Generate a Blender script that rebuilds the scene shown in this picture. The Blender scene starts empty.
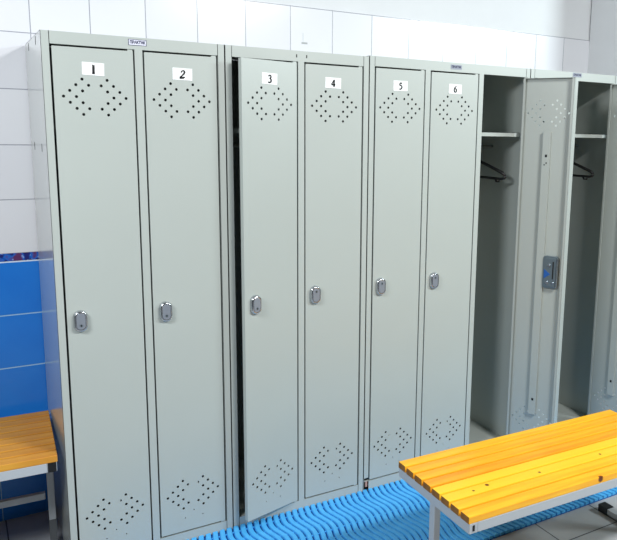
import bpy, bmesh, math, random
from mathutils import Vector, Matrix
random.seed(4)
S = bpy.context.scene
COL = S.collection
PI = math.pi

# ------------------------------------------------------------------ materials
def lin(c):
    return tuple(((v/255)/12.92 if v/255 <= .04045 else ((v/255+.055)/1.055)**2.4) for v in c) + (1,)

class NT:
    def __init__(s, name):
        s.m = bpy.data.materials.new(name); s.m.use_nodes = True
        s.t = s.m.node_tree; s.b = s.t.nodes['Principled BSDF']
    def n(s, kind, **kw):
        o = s.t.nodes.new(kind)
        for k, v in kw.items():
            if k.startswith('i_'):
                key = k[2:]
                o.inputs[int(key) if key.isdigit() else key.replace('_', ' ')].default_value = v
            else: setattr(o, k, v)
        return o
    def l(s, a, b): s.t.links.new(a, b)
    def math(s, op, a, b=None, c=None):
        o = s.n('ShaderNodeMath', operation=op)
        for i, v in enumerate((a, b, c)):
            if v is None: continue
            if isinstance(v, (int, float)): o.inputs[i].default_value = v
            else: s.l(v, o.inputs[i])
        return o.outputs[0]
    def mix(s, f, a, b):
        o = s.n('ShaderNodeMix', data_type='RGBA')
        for i, v in ((0, f), (6, a), (7, b)):
            if isinstance(v, (int, float)): o.inputs[i].default_value = v
            elif isinstance(v, tuple): o.inputs[i].default_value = v
            else: s.l(v, o.inputs[i])
        return o.outputs[2]
    def obj(s):
        return s.n('ShaderNodeTexCoord').outputs['Object']
    def xyz(s, v=None):
        o = s.n('ShaderNodeSeparateXYZ'); s.l(v or s.obj(), o.inputs[0]); return o.outputs
    def noise(s, scale, vec=None, detail=3, rough=.5):
        o = s.n('ShaderNodeTexNoise', i_Scale=scale, i_Detail=detail, i_Roughness=rough)
        if vec: s.l(vec, o.inputs['Vector'])
        else: s.l(s.obj(), o.inputs['Vector'])
        return o
    def ramp(s, f, stops):
        o = s.n('ShaderNodeValToRGB'); e = o.color_ramp.elements
        while len(e) < len(stops): e.new(.5)
        for x, (p, c) in zip(e, stops): x.position = p; x.color = c
        s.l(f, o.inputs[0]); return o.outputs[0]
    def bump(s, h, strength, dist=.002):
        o = s.n('ShaderNodeBump', i_Strength=strength, i_Distance=dist)
        s.l(h, o.inputs['Height']); s.l(o.outputs[0], s.b.inputs['Normal'])
    def scale(s, x, y, z):
        o = s.n('ShaderNodeMapping'); o.inputs['Scale'].default_value = (x, y, z)
        s.l(s.obj(), o.inputs['Vector']); return o.outputs[0]

def plain(name, rgb, rough=.5, metal=0, spec=.5):
    t = NT(name); b = t.b
    b.inputs['Base Color'].default_value = lin(rgb); b.inputs['Roughness'].default_value = rough
    b.inputs['Metallic'].default_value = metal; b.inputs['Specular IOR Level'].default_value = spec
    return t.m

def m_paint(name, rgb, rough=.33, coat=0.0):
    t = NT(name)
    n = t.noise(3.0, detail=4)
    c0 = lin(rgb); c1 = lin(tuple(max(0, v-5) for v in rgb))
    t.l(t.mix(n.outputs[0], c0, c1), t.b.inputs['Base Color'])
    t.b.inputs['Roughness'].default_value = rough
    t.b.inputs['Coat Weight'].default_value = coat
    t.b.inputs['Coat Roughness'].default_value = .12
    g = t.noise(420, detail=1)
    t.bump(g.outputs[0], .04, .0005)
    return t.m

PAINT = m_paint('grey_enamel_paint', (172, 179, 175), .38)
PAINTG = m_paint('glossy_grey_enamel_paint', (168, 174, 169), .3, .8)
PAINTD = m_paint('grey_enamel_inner_paint', (172, 179, 175), .45)
BLACK = plain('black_plastic', (12, 13, 15), .45)
DARK = plain('dark_slot', (18, 20, 22), .8)
RUST = plain('chipped_primer', (176, 138, 126), .8)
CHROME = plain('satin_chrome', (200, 204, 210), .22, 1)
LOCKFACE = plain('brushed_lock_face', (150, 157, 168), .45, .6)
LOCKCASE = plain('dull_lock_case', (128, 142, 150), .35, .8)
BLUEMARK = plain('blue_plastic', (20, 84, 160), .5)
PAPER = plain('white_sticker_paper', (232, 234, 235), .6)
INK = plain('black_ink', (14, 14, 16), .7)
FAINT = plain('faded_ink', (70, 70, 74), .7)
PLATE = plain('nameplate_white', (214, 216, 232), .5)
PLATEG = plain('nameplate_grey', (140, 146, 160), .5)
NAVY = plain('nameplate_navy_ink', (18, 22, 66), .6)
STEEL = m_paint('bench_frame_paint', (174, 180, 186), .35)
SLEEVE = plain('dark_grey_sleeve', (84, 88, 92), .55)
ZINC = plain('zinc_rod', (190, 188, 182), .35, .7)

def m_wood(name, light, dark, knots=(), rough=.38):
    t = NT(name)
    v = t.scale(1.6, 26, 26)
    n = t.noise(1.5, v, 5, .6)
    f = t.ramp(n.outputs[0], [(.3, (0, 0, 0, 1)), (.72, (1, 1, 1, 1))])
    col = t.mix(f, lin(light), lin(dark))
    v2 = t.scale(1.1, 3, 3); n2 = t.noise(3.0, v2, 2)
    f2 = t.ramp(n2.outputs[0], [(.55, (0, 0, 0, 1)), (.8, (1, 1, 1, 1))])
    col = t.mix(t.math('MULTIPLY', f2, .45), col, lin(dark))
    for (x, y, z, r) in knots:
        d = t.n('ShaderNodeVectorMath', operation='DISTANCE'); d.inputs[1].default_value = (x, y*1, z)
        t.l(t.obj(), d.inputs[0])
        k = t.ramp(t.math('DIVIDE', d.outputs['Value'], r), [(.55, (1, 1, 1, 1)), (1.0, (0, 0, 0, 1))])
        col = t.mix(k, col, lin((96, 44, 10)))
    t.l(col, t.b.inputs['Base Color'])
    t.b.inputs['Roughness'].default_value = rough
    t.bump(n.outputs[0], .15, .001)
    return t.m

# ------------------------------------------------------------------ mesh helpers
class MB:
    def __init__(s): s.bm = bmesh.new(); s.mats = []
    def mi(s, m):
        if m not in s.mats: s.mats.append(m)
        return s.mats.index(m)
    def box(s, x0, x1, y0, y1, z0, z1, m, M=None):
        k = s.mi(m)
        v = [s.bm.verts.new((x, y, z)) for x in (x0, x1) for y in (y0, y1) for z in (z0, z1)]
        for f in ((0, 1, 3, 2), (4, 6, 7, 5), (0, 4, 5, 1), (2, 3, 7, 6), (0, 2, 6, 4), (1, 5, 7, 3)):
            fc = s.bm.faces.new([v[i] for i in f]); fc.material_index = k
        if M: bmesh.ops.transform(s.bm, matrix=M, verts=v)
        return s
    def prism(s, pts, y0, y1, m, smooth=False):
        """closed xz outline extruded along y"""
        k = s.mi(m); n = len(pts)
        a = [s.bm.verts.new((x, y0, z)) for x, z in pts]; b = [s.bm.verts.new((x, y1, z)) for x, z in pts]
        for f in (a, b[::-1]):
            s.bm.faces.new(f).material_index = k
        for i in range(n):
            f = s.bm.faces.new([a[i], b[i], b[(i+1) % n], a[(i+1) % n]]); f.material_index = k; f.smooth = smooth
        return s
    def loft(s, rings, m, cap=True, smooth=True):
        k = s.mi(m); R = [[s.bm.verts.new(p) for p in r] for r in rings]; n = len(R[0])
        for a, b in zip(R, R[1:]):
            for i in range(n):
                f = s.bm.faces.new([a[i], a[(i+1) % n], b[(i+1) % n], b[i]]); f.material_index = k; f.smooth = smooth
        if cap:
            s.bm.faces.new(R[0][::-1]).material_index = k; s.bm.faces.new(R[-1]).material_index = k
        return s
    def tube(s, pts, r, m, n=8):
        P = [Vector(p) for p in pts]; rings = []
        prev = None
        for i, p in enumerate(P):
            d = ((P[min(i+1, len(P)-1)]-p).normalized() + (p-P[max(i-1, 0)]).normalized()).normalized()
            up = prev if prev is not None else (Vector((0, 0, 1)) if abs(d.z) < .9 else Vector((1, 0, 0)))
            a = d.cross(up).normalized(); b = a.cross(d).normalized(); prev = b
            rr = r[i] if isinstance(r, (list, tuple)) else r
            rings.append([p + a*rr*math.cos(2*PI*j/n) + b*rr*math.sin(2*PI*j/n) for j in range(n)])
        return s.loft(rings, m)
    def strokes(s, lines, y, th, m, ox=0, oz=0, sc=1, sl=0, bold=.11):
        """pen strokes in xz, each point (x, z, width); th = thickness towards -y"""
        for L in lines:
            lft, rgt = [], []
            for i, (x, z, w) in enumerate(L):
                a = L[max(i-1, 0)]; b = L[min(i+1, len(L)-1)]
                dx, dz = b[0]-a[0], b[1]-a[1]; q = math.hypot(dx, dz) or 1
                nx, nz = -dz/q*(w+bold)/2, dx/q*(w+bold)/2
                lft.append((x+nx, z+nz)); rgt.append((x-nx, z-nz))
            for i in range(len(L)-1):
                quad = [lft[i], lft[i+1], rgt[i+1], rgt[i]]
                s.prism([(ox+sc*(a+sl*b), oz+sc*b) for a, b in quad], y-th, y, m)
        return s
    def build(s, name, parent=None, loc=None, bevel=0, recalc=True):
        if recalc: bmesh.ops.recalc_face_normals(s.bm, faces=s.bm.faces)
        me = bpy.data.meshes.new(name); s.bm.to_mesh(me); s.bm.free()
        for m in s.mats: me.materials.append(m)
        o = bpy.data.objects.new(name, me); COL.objects.link(o)
        if parent: o.parent = parent
        if loc: o.location = loc
        if bevel:
            b = o.modifiers.new('bevel', 'BEVEL'); b.width = bevel; b.segments = 2; b.limit_method = 'ANGLE'
        return o

def thing(name, label, cat, loc=(0, 0, 0), rz=0, group=None):
    o = bpy.data.objects.new(name, None); COL.objects.link(o)
    o.location = loc; o.rotation_euler = (0, 0, rz); o.empty_display_size = .1
    tag(o, label, cat, group); return o
def tag(o, label, cat, group=None):
    o['label'] = label; o['category'] = cat
    if group: o['group'] = group
    return o
def struct(o): o['kind'] = 'structure'; return o
def rrect(w, h, r, n=6, cx=0, cz=0):
    out = []
    for sx, sz, a0 in ((1, 1, 0), (-1, 1, 90), (-1, -1, 180), (1, -1, 270)):
        for i in range(n+1):
            a = math.radians(a0 + 90*i/n)
            out.append((cx + sx*(w/2-r) + r*math.cos(a), cz + sz*(h/2-r) + r*math.sin(a)))
    return out

# ------------------------------------------------------------------ the room
WY = .5              # face of the tiled back wall
def m_wall():
    t = NT('tiled_wall'); X, Y, Z = t.xyz()
    def joint(c, off, pitch, w):
        d = t.math('SUBTRACT', t.math('FRACT', t.math('ADD', t.math('DIVIDE', t.math('SUBTRACT', c, off), pitch), .5)), .5)
        return t.math('LESS_THAN', t.math('ABSOLUTE', d), w/2/pitch)
    jx = joint(X, .023, .2035, .0032)
    jz_w = joint(Z, 1.853, .2, .0032)
    jz_b = joint(Z, .818, .205, .0042)
    cell = t.n('ShaderNodeCombineXYZ')
    t.l(t.math('FLOOR', t.math('DIVIDE', t.math('SUBTRACT', X, .023), .2035)), cell.inputs[0])
    t.l(t.math('FLOOR', t.math('DIVIDE', t.math('SUBTRACT', Z, 1.853), .2)), cell.inputs[1])
    wn = t.n('ShaderNodeTexWhiteNoise', noise_dimensions='3D'); t.l(cell.outputs[0], wn.inputs['Vector'])
    white = t.mix(wn.outputs['Value'], lin((214, 216, 222)), lin((221, 223, 227)))
    jw = t.math('MAXIMUM', jx, jz_w)
    white = t.mix(jw, white, lin((150, 153, 164)))
    nb = t.noise(5.0, detail=3)
    blue = t.mix(nb.outputs[0], lin((26, 108, 204)), lin((40, 132, 222)))
    jb = t.math('MAXIMUM', jx, jz_b)
    blue = t.mix(jb, blue, lin((150, 190, 222)))
    # border frieze: small mosaic-like floral spots
    vor = t.n('ShaderNodeTexVoronoi', i_Scale=62.0); t.l(t.obj(), vor.inputs['Vector'])
    fr = t.ramp(t.noise(20, detail=2).outputs[0], [(.36, lin((40, 30, 92))), (.47, lin((30, 44, 120))), (.52, lin((28, 100, 196))), (.62, lin((92, 50, 96)))])
    dots = t.math('LESS_THAN', vor.outputs['Distance'], .22)
    fr = t.mix(t.math('MULTIPLY', dots, .55), fr, lin((150, 176, 226)))
    fr = t.mix(t.math('LESS_THAN', Z, 1.0235), fr, lin((206, 220, 236)))
    col = t.mix(t.math('LESS_THAN', Z, 1.0185), fr, blue)
    col = t.mix(t.math('GREATER_THAN', Z, 1.053), col, white)
    t.l(col, t.b.inputs['Base Color'])
    t.b.inputs['Roughness'].default_value = .22
    j = t.math('MAXIMUM', jx, t.mix(t.math('GREATER_THAN', Z, 1.053), jz_b, jz_w))
    t.bump(t.math('SUBTRACT', 1, j), .5, .0015)
    return t.m
def m_plaster(name, rgb):
    t = NT(name); n = t.noise(9, detail=5)
    t.l(t.mix(n.outputs[0], lin(rgb), lin(tuple(v-6 for v in rgb))), t.b.inputs['Base Color'])
    t.b.inputs['Roughness'].default_value = .8
    t.bump(t.noise(60, detail=4).outputs[0], .12, .002)
    return t.m
PL = m_plaster('white_plaster', (217, 220, 223))
w = MB(); w.box(-1.9, 3.02, WY+.008, WY+.2, 0, 3.0, PL); w.box(-1.9, 2.87, WY, WY+.008, 0, 2.055, m_wall())
struct(w.build('wall_back'))
w = MB(); w.box(2.865, 3.02, .06, WY, 0, 3.0, PL); struct(w.build('wall_right'))
mk = MB()
mk.box(1.099, 1.1015, WY-.0006, WY+.001, 1.907, 1.945, plain('pencil_grey', (196, 204, 206), .9))
mk.box(1.093, 1.121, WY-.0008, WY+.001, 1.899, 1.906, plain('scuff_grey', (160, 166, 166), .9))
struct(mk.build('wall_scuff_1'))  # small grey scuff on the wall tiles, not a trim piece

def m_floor():
    t = NT('grey_floor_tile'); X, Y, Z = t.xyz()
    def joint(c, off, pitch, w):
        d = t.math('SUBTRACT', t.math('FRACT', t.math('ADD', t.math('DIVIDE', t.math('SUBTRACT', c, off), pitch), .5)), .5)
        return t.math('LESS_THAN', t.math('ABSOLUTE', d), w/2/pitch)
    j = t.math('MAXIMUM', joint(X, 1.628, .3, .005), joint(Y, -.695, .3, .005))
    n = t.noise(7, detail=5, rough=.6)
    col = t.mix(n.outputs[0], lin((146, 150, 155)), lin((172, 175, 177)))
    t.l(t.mix(j, col, lin((58, 58, 64))), t.b.inputs['Base Color'])
    t.b.inputs['Roughness'].default_value = .3
    t.bump(t.math('SUBTRACT', 1, j), .4, .0015)
    return t.m
f = MB(); f.box(-1.9, 4.2, -3.6, WY+.2, -.1, 0, m_floor()); struct(f.build('floor'))

# ------------------------------------------------------------------ lockers
H, D, P, MM, G = 1.81, .49, .028, .015, .0028
ZT, ZB = 1.769, .0486
U = 2.5e-3/2
def holes_sheet(w, z0, z1, centre, clusters, rows, m, y0, th, r=.0047):
    """door sheet in xz with real round perforations"""
    bm = bmesh.new()
    c = [bm.verts.new((x, y0, z)) for x, z in ((-w, z0), (0, z0), (0, z1), (-w, z1))]
    E = [bm.edges.new((c[i], c[(i+1) % 4])) for i in range(4)]
    pat = []
    for row, cols in enumerate(((2,), (1, 3), (2, 4), (3, 5), (2, 4), (1, 3), (2,))):
        for q in cols: pat += [(q, 3-row), (-q, 3-row)]
    hs = []
    for zc in clusters:
        hs += [(centre + .0186*a, zc + .0181*b, r) for a, b in pat]
    zc = clusters[-1]
    hs += [(centre + a, zc + b, .0024) for a, b in ((.001, -.069), (.034, -.095), (-.032, -.094))]
    for x, z, rr in hs:
        n = 10 if rr > .003 else 6
        v = [bm.verts.new((x + rr*math.cos(2*PI*i/n), y0, z + rr*math.sin(2*PI*i/n))) for i in range(n)]
        E += [bm.edges.new((v[i], v[(i+1) % n])) for i in range(n)]
    bmesh.ops.triangle_fill(bm, use_beauty=True, use_dissolve=False, edges=E)
    g = bmesh.ops.extrude_face_region(bm, geom=bm.faces[:])
    bmesh.ops.translate(bm, vec=(0, th, 0), verts=[e for e in g['geom'] if isinstance(e, bmesh.types.BMVert)])
    return bm

DIG = {
 1: [[(-.06, .42, .10), (.03, .47, .12)], [(.03, .5, .17), (.03, -.5, .17)], [(-.13, -.47, .07), (.19, -.47, .07)]],
 2: [[(-.24, .22, .05), (-.2, .38, .06), (-.04, .49, .06), (.13, .43, .08), (.2, .28, .12), (.15, .1, .13), (0, -.12, .09), (-.26, -.4, .07)], [(-.28, -.42, .17), (.27, -.42, .17)], [(.27, -.42, .1), (.31, -.27, .04)]],
 3: [[(-.22, .33, .06), (-.1, .47, .07), (.06, .48, .09), (.18, .38, .13), (.18, .24, .13), (.08, .1, .08), (-.06, .05, .05)], [(-.02, .05, .06), (.14, .02, .08), (.24, -.12, .15), (.2, -.34, .14), (.04, -.47, .09), (-.14, -.48, .07), (-.26, -.4, .09)]],
 4: [[(.12, .5, .14), (.12, -.5, .14)], [(.12, .46, .06), (-.3, -.2, .06)], [(-.3, -.22, .09), (.32, -.22, .09)]],
 5: [[(-.12, .43, .12), (.26, .43, .12)], [(-.12, .45, .05), (-.2, .1, .05)], [(-.2, .12, .06), (.02, .12, .1), (.18, .02, .13), (.24, -.14, .14), (.16, -.36, .12), (-.02, -.47, .09), (-.24, -.44, .09)]],
 6: [[(.24, .46, .05), (.0, .36, .08), (-.16, .16, .13), (-.22, -.1, .15), (-.18, -.32, .13), (-.04, -.46, .08), (.1, -.46, .08), (.22, -.3, .13), (.24, -.14, .14), (.14, .06, .09), (.0, .1, .06), (-.16, .0, .05)]],
}
def add_lock(door, x, z, flip=False):
    b = MB()
    y = -.001
    def ring(w, h, yy): return [(a, yy, c) for a, c in rrect(w, h, w/2-.001, 6)]
    b.loft([ring(.044, .072, 0), ring(.044, .072, -.003), ring(.040, .068, -.011), ring(.034, .061, -.0145), ring(.028, .054, -.013)], CHROME)
    b.loft([ring(.027, .053, -.0125), ring(.026, .052, -.0142)], LOCKFACE)
    kz = .014 if flip else -.013
    pts = [(.0045*math.cos(2*PI*i/12), kz+.0045*math.sin(2*PI*i/12)) for i in range(12)]
    b.prism(pts, -.0152, -.0138, LOCKCASE)
    b.box(-.0012, .0012, -.0158, -.0150, kz-.004, kz+.004, DARK)
    b.build('lock', door, (x, 0, z))
def add_number(door, n, x, z, tilt):
    b = MB()
    M = Matrix.Rotation(tilt, 4, 'Y')
    b.box(-.033, .033, -.0012, 0, -.0195, .0195, PAPER)
    b.strokes(DIG[n], -.0011, .0006, INK if n != 2 else INK, 0, -.001, .026, .22 if n == 2 else 0)
    bmesh.ops.transform(b.bm, matrix=M, verts=b.bm.verts)
    o = b.build('number_plate', door, (x, 0, z))
    o['label'] = 'white number plate reading %d' % n

def make_door(root, w, xh, z0, z1, ang, number=None, num_dx=0, tilt=0, lock=True, dx_lock=.04, flip=False, opened=False, shift=0):
    bm = holes_sheet(w, z0, z1, -w/2, (1.616, .196), None, PAINT, 0, .0012)
    b = MB(); b.bm.free(); b.bm = bm; b.mi(PAINT); b.mi(PAINTD)
    t = .0012; d = .018
    b.box(-w, -w+t, t, d, z0, z1, PAINT); b.box(-t, 0, t, d, z0, z1, PAINT)
    b.box(-w, 0, t, d, z0, z0+t, PAINT); b.box(-w, 0, t, d, z1-t, z1, PAINT)
    b.box(-w, -w+.010, d-t, d, z0, z1, PAINT); b.box(-.010, 0, d-t, d, z0, z1, PAINT)
    door = b.build('door', root, (xh+shift, 0, 0))
    door.rotation_euler = (0, 0, ang)
    # stiffening strip on the inner face
    s = MB()
    sx = -.118
    s.box(sx-.017, sx+.017, t, .014, .225, 1.535, PAINT)
    for z, sz in ((1.43, .006), (.30, .006)):
        s.box(sx-.006, sx+.004, .0138, .0146, z-sz, z+sz, DARK)
    s.box(sx-.006, sx-.001, .0138, .0146, 1.395, 1.402, DARK); s.box(sx+.002, sx+.008, .0138, .0146, 1.388, 1.393, DARK)
    s.build('stiffener_strip', door, bevel=.0015)
    # inner lock case with its blue cam
    c = MB(); lx = -w+.060
    c.prism(rrect(.066, .146, .010, 4), t, .018, LOCKCASE)
    c.prism(rrect(.054, .130, .008, 4), .018, .021, LOCKCASE)
    c.prism([(.026, -.030), (.026, .014), (-.004, -.008)], .021, .023, BLUEMARK)
    for xx, zz, rr in ((.004, .030, .008), (.010, -.048, .007), (-.018, -.046, .004)):
        c.prism([(xx+rr*math.cos(2*PI*i/12), zz+rr*math.sin(2*PI*i/12)) for i in range(12)], .021, .025, CHROME)
    c.box(-.018, -.012, .021, .0225, -.03, .05, DARK)
    c.box(-.036, -.031, .010, .024, -.066, .066, CHROME)
    c.build('lock_case', door, (lx, 0, .912), bevel=.001)
    if lock: add_lock(door, -w+dx_lock, .895, flip)
    if number: add_number(door, number, -w/2+num_dx, 1.703, tilt)
    # hinge tabs at the hanging side
    for z, zz in ((z1, z1+.0045), (z0-.0045, z0)):
        h = MB(); h.box(-.016, -.001, .001, .010, z if z == z1 else z0-.0045, zz, PAPER if 0 else PAINT); h.build('hinge_tab', door)
    return door

TXT = None
def text_mesh(body):
    cu = bpy.data.curves.new('t', 'FONT'); cu.body = body; cu.size = 1; cu.align_x = 'CENTER'; cu.align_y = 'CENTER'; cu.offset = .055
    o = bpy.data.objects.new('t', cu); COL.objects.link(o)
    dg = bpy.context.evaluated_depsgraph_get(); me = bpy.data.meshes.new_from_object(o.evaluated_get(dg))
    bpy.data.objects.remove(o); bpy.data.curves.remove(cu)
    return me
def nameplate(root, x, z, grey=False):
    b = MB()
    b.box(-.0285, .0285, -.0008, 0, -.0095, .0095, PLATEG if grey else NAVY)
    b.box(-.0268, .0268, -.0012, -.0003, -.0080, .0080, PLATEG if grey else PLATE)
    me = text_mesh('ПРАКТИК')
    xs = [v.co.x for v in me.vertices]; wdt = max(xs)-min(xs)
    k = b.mi(NAVY); sc = .049/wdt
    vs = [b.bm.verts.new((v.co.x*sc, -.0014, v.co.y*sc*1.25)) for v in me.vertices]
    for p in me.polygons:
        try: b.bm.faces.new([vs[i] for i in p.vertices]).material_index = k
        except ValueError: pass
    bpy.data.meshes.remove(me)
    o = b.build('nameplate', root, (x, 0, z), recalc=False)
    return o

def make_locker(label, x0, width, n, doors, plate=True, dz=0, grey=False, worn=False):
    """doors: list of dicts"""
    root = thing('locker', label, 'locker', (x0, 0, dz), group='steel lockers along the tiled wall')
    W = width; g = .0012
    fz = .03
    for side in (0, 1):
        b = MB()
        s0, s1 = (g, g+.0012) if side == 0 else (W-g-.0012, W-g)
        pm = PAINTG if side == 0 else PAINT
        b.box(s0, s1, 0, D, fz-.024, H, pm)
        zlow = fz-.024 if not (worn and side == 0) else .062
        if side == 0: b.box(g, P-G, 0, .0012, zlow, H, PAINT); b.box(P-G-.0012, P-G, 0, .02, zlow, H, PAINT)
        else: b.box(W-P+G, W-g, 0, .0012, zlow, H, PAINT); b.box(W-P+G, W-P+G+.0012, 0, .02, zlow, H, PAINT)
        if side == 0:
            for zz in (1.778, 1.44):
                for yy in (.13, .36): b.box(g-.0004, g+.0004, yy, yy+.012, zz, zz+.026, DARK)
        o = b.build('side_panel', root)
    b = MB(); xa, xb = P-G+.0008, W-P+G-.0008
    b.box(g, W-g, .0016, D, H-.0014, H-.0002, PAINT); b.box(xa, xb, .0002, .0014, ZT+.003, H, PAINT); b.box(xa, xb, .0014, .02, ZT+.003, ZT+.0042, PAINT)
    if not plate:
        for q in (-.018, .022): b.box(W/2+q-.002, W/2+q+.002, -.0002, .0006, 1.786, 1.797, DARK)
    b.build('top_panel', root)
    b = MB(); b.box(g+.002, W-g-.002, .004, D-.002, ZB-.004, ZB-.0028, PAINT)
    b.box(xa if not worn else xa, xb, .0002, .0014, fz-.024, ZB-.003, PAINT)
    if worn: b.box(.012, .021, .003, .010, .020, .044, RUST); b.box(.0025, .0245, .011, .016, .015, .062, BLACK)
    b.build('floor_panel', root)
    b = MB(); b.box(g+.002, W-g-.002, D-.0014, D-.0002, fz, H-.002, PAINTD); b.build('back_panel', root)
    for i in range(1, n):
        xc = W*i/n
        b = MB(); b.box(xc-MM+G, xc+MM-G, .0002, .0014, ZB-.003, ZT+.003, PAINT)
        b.box(xc-MM+G, xc-MM+G+.0012, .0014, .02, ZB-.003, ZT+.003, PAINT); b.box(xc+MM-G-.0012, xc+MM-G, .0014, .02, ZB-.003, ZT+.003, PAINT)
        b.box(xc-.0006, xc+.0006, .02, D-.002, ZB-.003, H-.002, PAINTD)
        b.build('divider', root)
    for i in range(n):
        a = W*i/n + (.0045 if i == 0 else .002); c = W*(i+1)/n - (.0045 if i == n-1 else .002)
        b = MB(); b.box(a, c, .025, D-.003, 1.527, 1.5285, PAINT); b.box(a, c, .025, .0262, 1.511, 1.5285, PAINT)
        b.build('shelf', root)
        b = MB(); b.tube([(a, .24, 1.462), (c, .24, 1.462)], .0075, ZINC, 10); b.build('coat_rail', root)
    for x in (.03, W-.03):
        for y in (.04, D-.04):
            b = MB(); b.prism([(x+.016*math.cos(2*PI*k/12), .0+.016*math.sin(2*PI*k/12)) for k in range(12)], 0, 1, BLACK)
            b.bm.free(); b.bm = bmesh.new(); b.mats = []
            b.loft([[(x+r*math.cos(2*PI*k/14), y+r*math.sin(2*PI*k/14), z) for k in range(14)] for r, z in ((.017, -dz), (.017, .004), (.011, .006), (.011, ZB-.005))], BLACK)
            b.build('foot', root)
    if plate: nameplate(root, W/2 + plate[0], plate[1]-dz, grey)
    for i, d in enumerate(doors):
        a = W*i/n + (P if i == 0 else MM) + G; c = W*(i+1)/n - (P if i == n-1 else MM) - G
        make_door(root, c-a, c, ZB+.003, ZT-.003, **d)
    return root

R = math.radians
W2, W3 = .575, .829
make_locker('grey steel two-door locker numbered 1 and 2 at the left end of the row', 0, W2, 2,
            [dict(ang=0, number=1, num_dx=-.003, tilt=R(1.5)), dict(ang=0, number=2, num_dx=.003, tilt=R(1.0), dx_lock=.041)], plate=(-.002, 1.794))
make_locker('grey steel two-door locker numbered 3 and 4, its door 3 standing slightly ajar', W2, W2, 2,
            [dict(ang=R(14), number=3, num_dx=-.002, tilt=R(1.2), dx_lock=.045), dict(ang=0, number=4, num_dx=-.006, flip=True, tilt=R(.8))], plate=None)
make_locker('grey steel three-door locker numbered 5 and 6 with its third door swung wide open', 2*W2, W3, 3,
            [dict(ang=0, number=5, num_dx=-.001, flip=True, tilt=R(-.5), dx_lock=.036), dict(ang=0, number=6, num_dx=.0, flip=True, tilt=R(.6), dx_lock=.040),
             dict(ang=R(118), number=None, opened=True)], plate=(.002, 1.796), grey=True, worn=True, dz=.004)
make_locker('grey steel unnumbered locker at the right end with a hanger inside its open compartment', 2*W2+W3, W2, 2,
            [dict(ang=0), dict(ang=R(99), opened=True, shift=-.014)], plate=(.002, 1.803), dz=.005, grey=True)

# ------------------------------------------------------------------ hangers
def make_hanger(label, c, aim, dz):
    root = thing('coat_hanger', label, 'hanger', c, group='coat hangers in the open compartments')
    dx, dy = aim; q = math.hypot(dx, dy); ux, uy = dx/q, dy/q
    L = .205
    def pt(s, z): return (ux*s, uy*s, z)
    b = MB()
    sh = [(-L, -.128), (-L*.93, -.116), (-.1, -.082), (-.03, -.058), (0, -.052), (.03, -.058), (.1, -.082), (L*.93, -.116), (L, -.128)]
    b.tube([pt(s, z) for s, z in sh], [.006, .008, .007, .007, .008, .007, .007, .008, .006], BLACK)
    b.tube([pt(-L, -.128), pt(-L*.98, -.139), pt(-L*.9, -.143), pt(0, -.139), pt(L*.9, -.143), pt(L*.98, -.139), pt(L, -.128)], .0062, BLACK)
    for s in (-L*.8, L*.8): b.tube([pt(s-.012, -.147), pt(s-.008, -.156), pt(s+.008, -.156), pt(s+.012, -.147)], .0045, BLACK, 6)
    b.build('hanger_body', root)
    k = MB(); r = .0125
    pts = [pt(0, -.052), pt(0, -.03)] + [pt(r*math.sin(a)*1.0, -.0005+r*-math.cos(a)*1.0) for a in [R(x) for x in range(20, 270, 25)]]
    k.tube(pts, .0022, CHROME, 6); k.build('hook', root)
make_hanger('black coat hanger on the rail of the open compartment right of door 6', (1.845, .24, 1.466), (.05, -.2), 0)
make_hanger('black coat hanger inside the rightmost open compartment, behind the wide open door', (2.413, .24, 1.467), (.05, -.2), 0)

# ------------------------------------------------------------------ mat
def make_mat():
    x0, x1, y0, y1 = .06, 2.84, -.545, -.0006
    base = plain('mat_backing_navy', (18, 92, 164), .6)
    t = NT('mat_rib_blue'); n = t.noise(40, detail=3)
    t.l(t.mix(n.outputs[0], lin((58, 158, 226)), lin((84, 184, 244))), t.b.inputs['Base Color']); t.b.inputs['Roughness'].default_value = .5
    b = MB(); b.box(x0, x1, y0, y1, .0, .005, base)
    k = b.mi(t.m); N = 30; pitch = .0272; hw = .0098
    for i in range(int((x1-x0)/pitch)-1):
        xc = x0 + .03 + i*pitch
        rows = []
        for j in range(N+1):
            y = y1 + (y1*0) + (y0-y1)*j/N
            dx = .0095*math.cos(2*PI*(y+.17)/.2)
            prof = ((-hw, .005), (-hw, .0125), (-hw+.0025, .015), (hw-.0025, .015), (hw, .0125), (hw, .005))
            rows.append([b.bm.verts.new((xc+dx+a, y, z)) for a, z in prof])
        for r0, r1 in zip(rows, rows[1:]):
            for q in range(5):
                f = b.bm.faces.new([r0[q], r0[q+1], r1[q+1], r1[q]]); f.material_index = k
        b.bm.faces.new(rows[0]).material_index = k; b.bm.faces.new(rows[-1][::-1]).material_index = k
    # little notches across the grooves
    for i in range(int((x1-x0)/pitch)-2):
        xc = x0 + .03 + (i+.5)*pitch
        for j in range(10):
            y = y1 - .03 - j*.055
            dx = .0095*math.cos(2*PI*(y+.17)/.2)
            b.box(xc+dx-.005, xc+dx+.005, y-.003, y+.003, .005, .009, t.m)
    o = b.build('floor_mat')
    tag(o, 'blue wavy ribbed anti-slip mat lying along the front of the lockers', 'mat')
make_mat()

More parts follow.
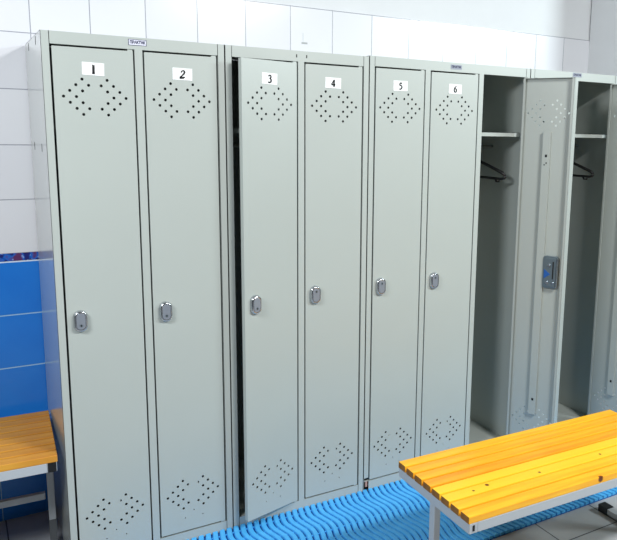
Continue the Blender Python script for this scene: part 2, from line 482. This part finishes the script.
# ------------------------------------------------------------------ benches
ENDGRAIN = m_wood('pine_end_grain', (150, 104, 34), (112, 70, 18), rough=.7)
def make_bench(label, loc, rz, L, Dp, n, mats, H=.43, cap=.007, slat_t=.023, sz=None, feet=True):
    root = thing('slatted_bench', label, 'bench', loc, rz, group='wooden slat benches')
    pitch = Dp/n
    for i in range(n):
        y = -Dp/2 + pitch*(i+.5)
        b = MB(); b.box(-L/2, L/2, -pitch/2+.0042, pitch/2-.0042, -slat_t, 0, mats[i])
        kk = b.mi(ENDGRAIN)
        for f in b.bm.faces:
            if abs(f.calc_center_median().x) > L/2-.001: f.material_index = kk
        b.build('slat', root, (0, y, H), bevel=.0022)
    z1 = H-slat_t; z0 = z1-.032; e = .003
    b = MB()
    for s in (-1, 1):
        b.box(-L/2+e+.03, L/2-e-.03, s*(Dp/2-.004)-(.022 if s > 0 else 0), s*(Dp/2-.004)+(.022 if s < 0 else 0), z0, z1, STEEL)
    for s in (-1, 1):
        xa = s*(L/2-e); xb = xa - s*.03
        b.box(min(xa, xb), max(xa, xb), -Dp/2+.004, Dp/2-.004, z0, z1, STEEL)
    b.build('top_frame', root, bevel=.0015)
    for s in (-1, 1):
        for q in (-1, 1):
            c = MB(); xa = s*(L/2-e-.015)
            c.box(xa-cap/2, xa+cap/2, q*(Dp/2-.004)-.0015, q*(Dp/2-.004)+.0015, z0+.008 if cap < .02 else z0, z1-.006 if cap < .02 else z1, BLACK)
            c.build('end_plug', root)
    for s in (-1, 1):
        xa = s*(L/2-.018)
        b = MB(); b.box(xa-.0115, xa+.0115, -.0145, .0145, .11, z0, STEEL); lg = b.build('leg', root, bevel=.002)
        b = MB(); b.box(xa-.0120, xa+.0120, -.0150, .0150, .028 if feet else 0, .11, SLEEVE); b.build('leg_sleeve', lg)
        if not feet: continue
        b = MB(); b.box(xa-.0175, xa+.0175, -Dp/2+.05, Dp/2-.05, .006, .028, STEEL)
        ft = b.build('foot_bar', root, bevel=.002)
        for q in (-1, 1):
            c = MB(); y = q*(Dp/2-.05)
            c.box(xa-.02, xa+.02, min(y, y+q*.024)-.012, max(y, y+q*.024)+.012, 0, .031, BLACK); c.build('foot_cap', ft, bevel=.003)
    if not sz: return root
    b = MB(); b.box(-L/2+.037, L/2-.037, -.01, .01, sz, sz+.025, STEEL); b.build('stretcher', root, bevel=.002)
    return root

Y1, Y1d = (252, 214, 70), (236, 170, 32)
O1, O1d = (246, 178, 46), (222, 120, 20)
bx = (1.458, -.773)
def K(px): return px
mA = m_wood('pine_lacquer_yellow', (246, 194, 46), (238, 160, 26))
mB = m_wood('pine_lacquer_amber', (245, 188, 42), (232, 148, 22))
mC = m_wood('pine_lacquer_orange', (242, 178, 40), (226, 132, 18))
mD = m_wood('pine_lacquer_bright', (247, 198, 50), (248, 192, 40))
mE = m_wood('pine_lacquer_lemon', (247, 198, 50), (248, 188, 40), knots=((-.334, .0073, 0, .0085), (-.394, -.0025, 0, .0055), (-.127, -.005, 0, .006), (.154, -.001, 0, .006)))
mF = m_wood('pine_lacquer_front', (248, 192, 46), (236, 150, 24), knots=((.03, -.022, -.008, .013), (.031, -.022, 0, .011)))
make_bench('bright yellow slatted wooden bench standing at the edge of the blue mat', (1.458, -.773, 0), R(-1.6), 1.0, .408, 8,
           [mF, mA, mE, mD, mC, mB, mB, mA])
wA = m_wood('honey_pine', (216, 160, 56), (184, 116, 30), rough=.5)  # darker, browner pine tones than the front bench
wB = m_wood('brown_pine', (210, 154, 50), (178, 110, 26), rough=.5)
make_bench('honey-brown slatted wooden bench against the blue tiles, left of locker 1', (-.5115, .246, 0), R(-2.6), 1.0, .44, 8,
           [wA, wB, wA, wA, wB, wA, wB, wB], cap=.026, H=.443, sz=.192, feet=False)

# ------------------------------------------------------------------ light
def area(name, loc, target, sx, sy, power, col):
    l = bpy.data.lights.new(name, 'AREA'); l.shape = 'RECTANGLE'; l.size = sx; l.size_y = sy; l.energy = power; l.color = col
    o = bpy.data.objects.new(name, l); COL.objects.link(o); o.location = loc
    o.rotation_euler = (Vector(target)-Vector(loc)).to_track_quat('-Z', 'Y').to_euler()
    return o
area('ceiling_or_fill_light', (1.8, -2.45, 2.85), (1.5, -1.5, .3), .6, .10, 86, (1, .995, .97))
area('ceiling_or_fill_light', (4.6, -2.9, 2.85), (2.6, .2, 1.6), .9, .3, 118, (.87, .98, 1))
area('ceiling_or_fill_light', (-1.5, -1.45, 2.5), (-.3, .3, .7), 1.0, .5, 66, (.95, .98, 1))  # fill added to brighten the left side, not a lamp of the room
Wd = bpy.data.worlds.new('World'); S.world = Wd; Wd.use_nodes = True
bg = Wd.node_tree.nodes['Background']; bg.inputs[0].default_value = (.80, .90, 1, 1); bg.inputs[1].default_value = .07

# ------------------------------------------------------------------ camera
cam = bpy.data.cameras.new('camera'); co = bpy.data.objects.new('camera', cam); COL.objects.link(co)
rv = Vector((1.6953188861644315, -0.4593765126365426, 0.4155746179509514))
Rm = Matrix.Rotation(rv.length, 3, rv.normalized())
M = Matrix((Rm[0], -Rm[1], -Rm[2])).transposed().to_4x4()
M.translation = Vector((-0.25279863, -2.43760079, 1.54522665-.02))
co.matrix_world = M
fpx, cx, cy = 707.6888, 384.98015, 251.56627
cam.sensor_fit = 'HORIZONTAL'; cam.sensor_width = 36; cam.lens = fpx*36/617
cam.shift_x = -(cx-308.5)/617; cam.shift_y = -(270-cy)/617
cam.clip_start = .05
S.camera = co
S.view_settings.view_transform = 'Standard'; S.view_settings.look = 'None'
S.view_settings.gamma = 1; S.view_settings.use_curve_mapping = False; S.view_settings.exposure = .07
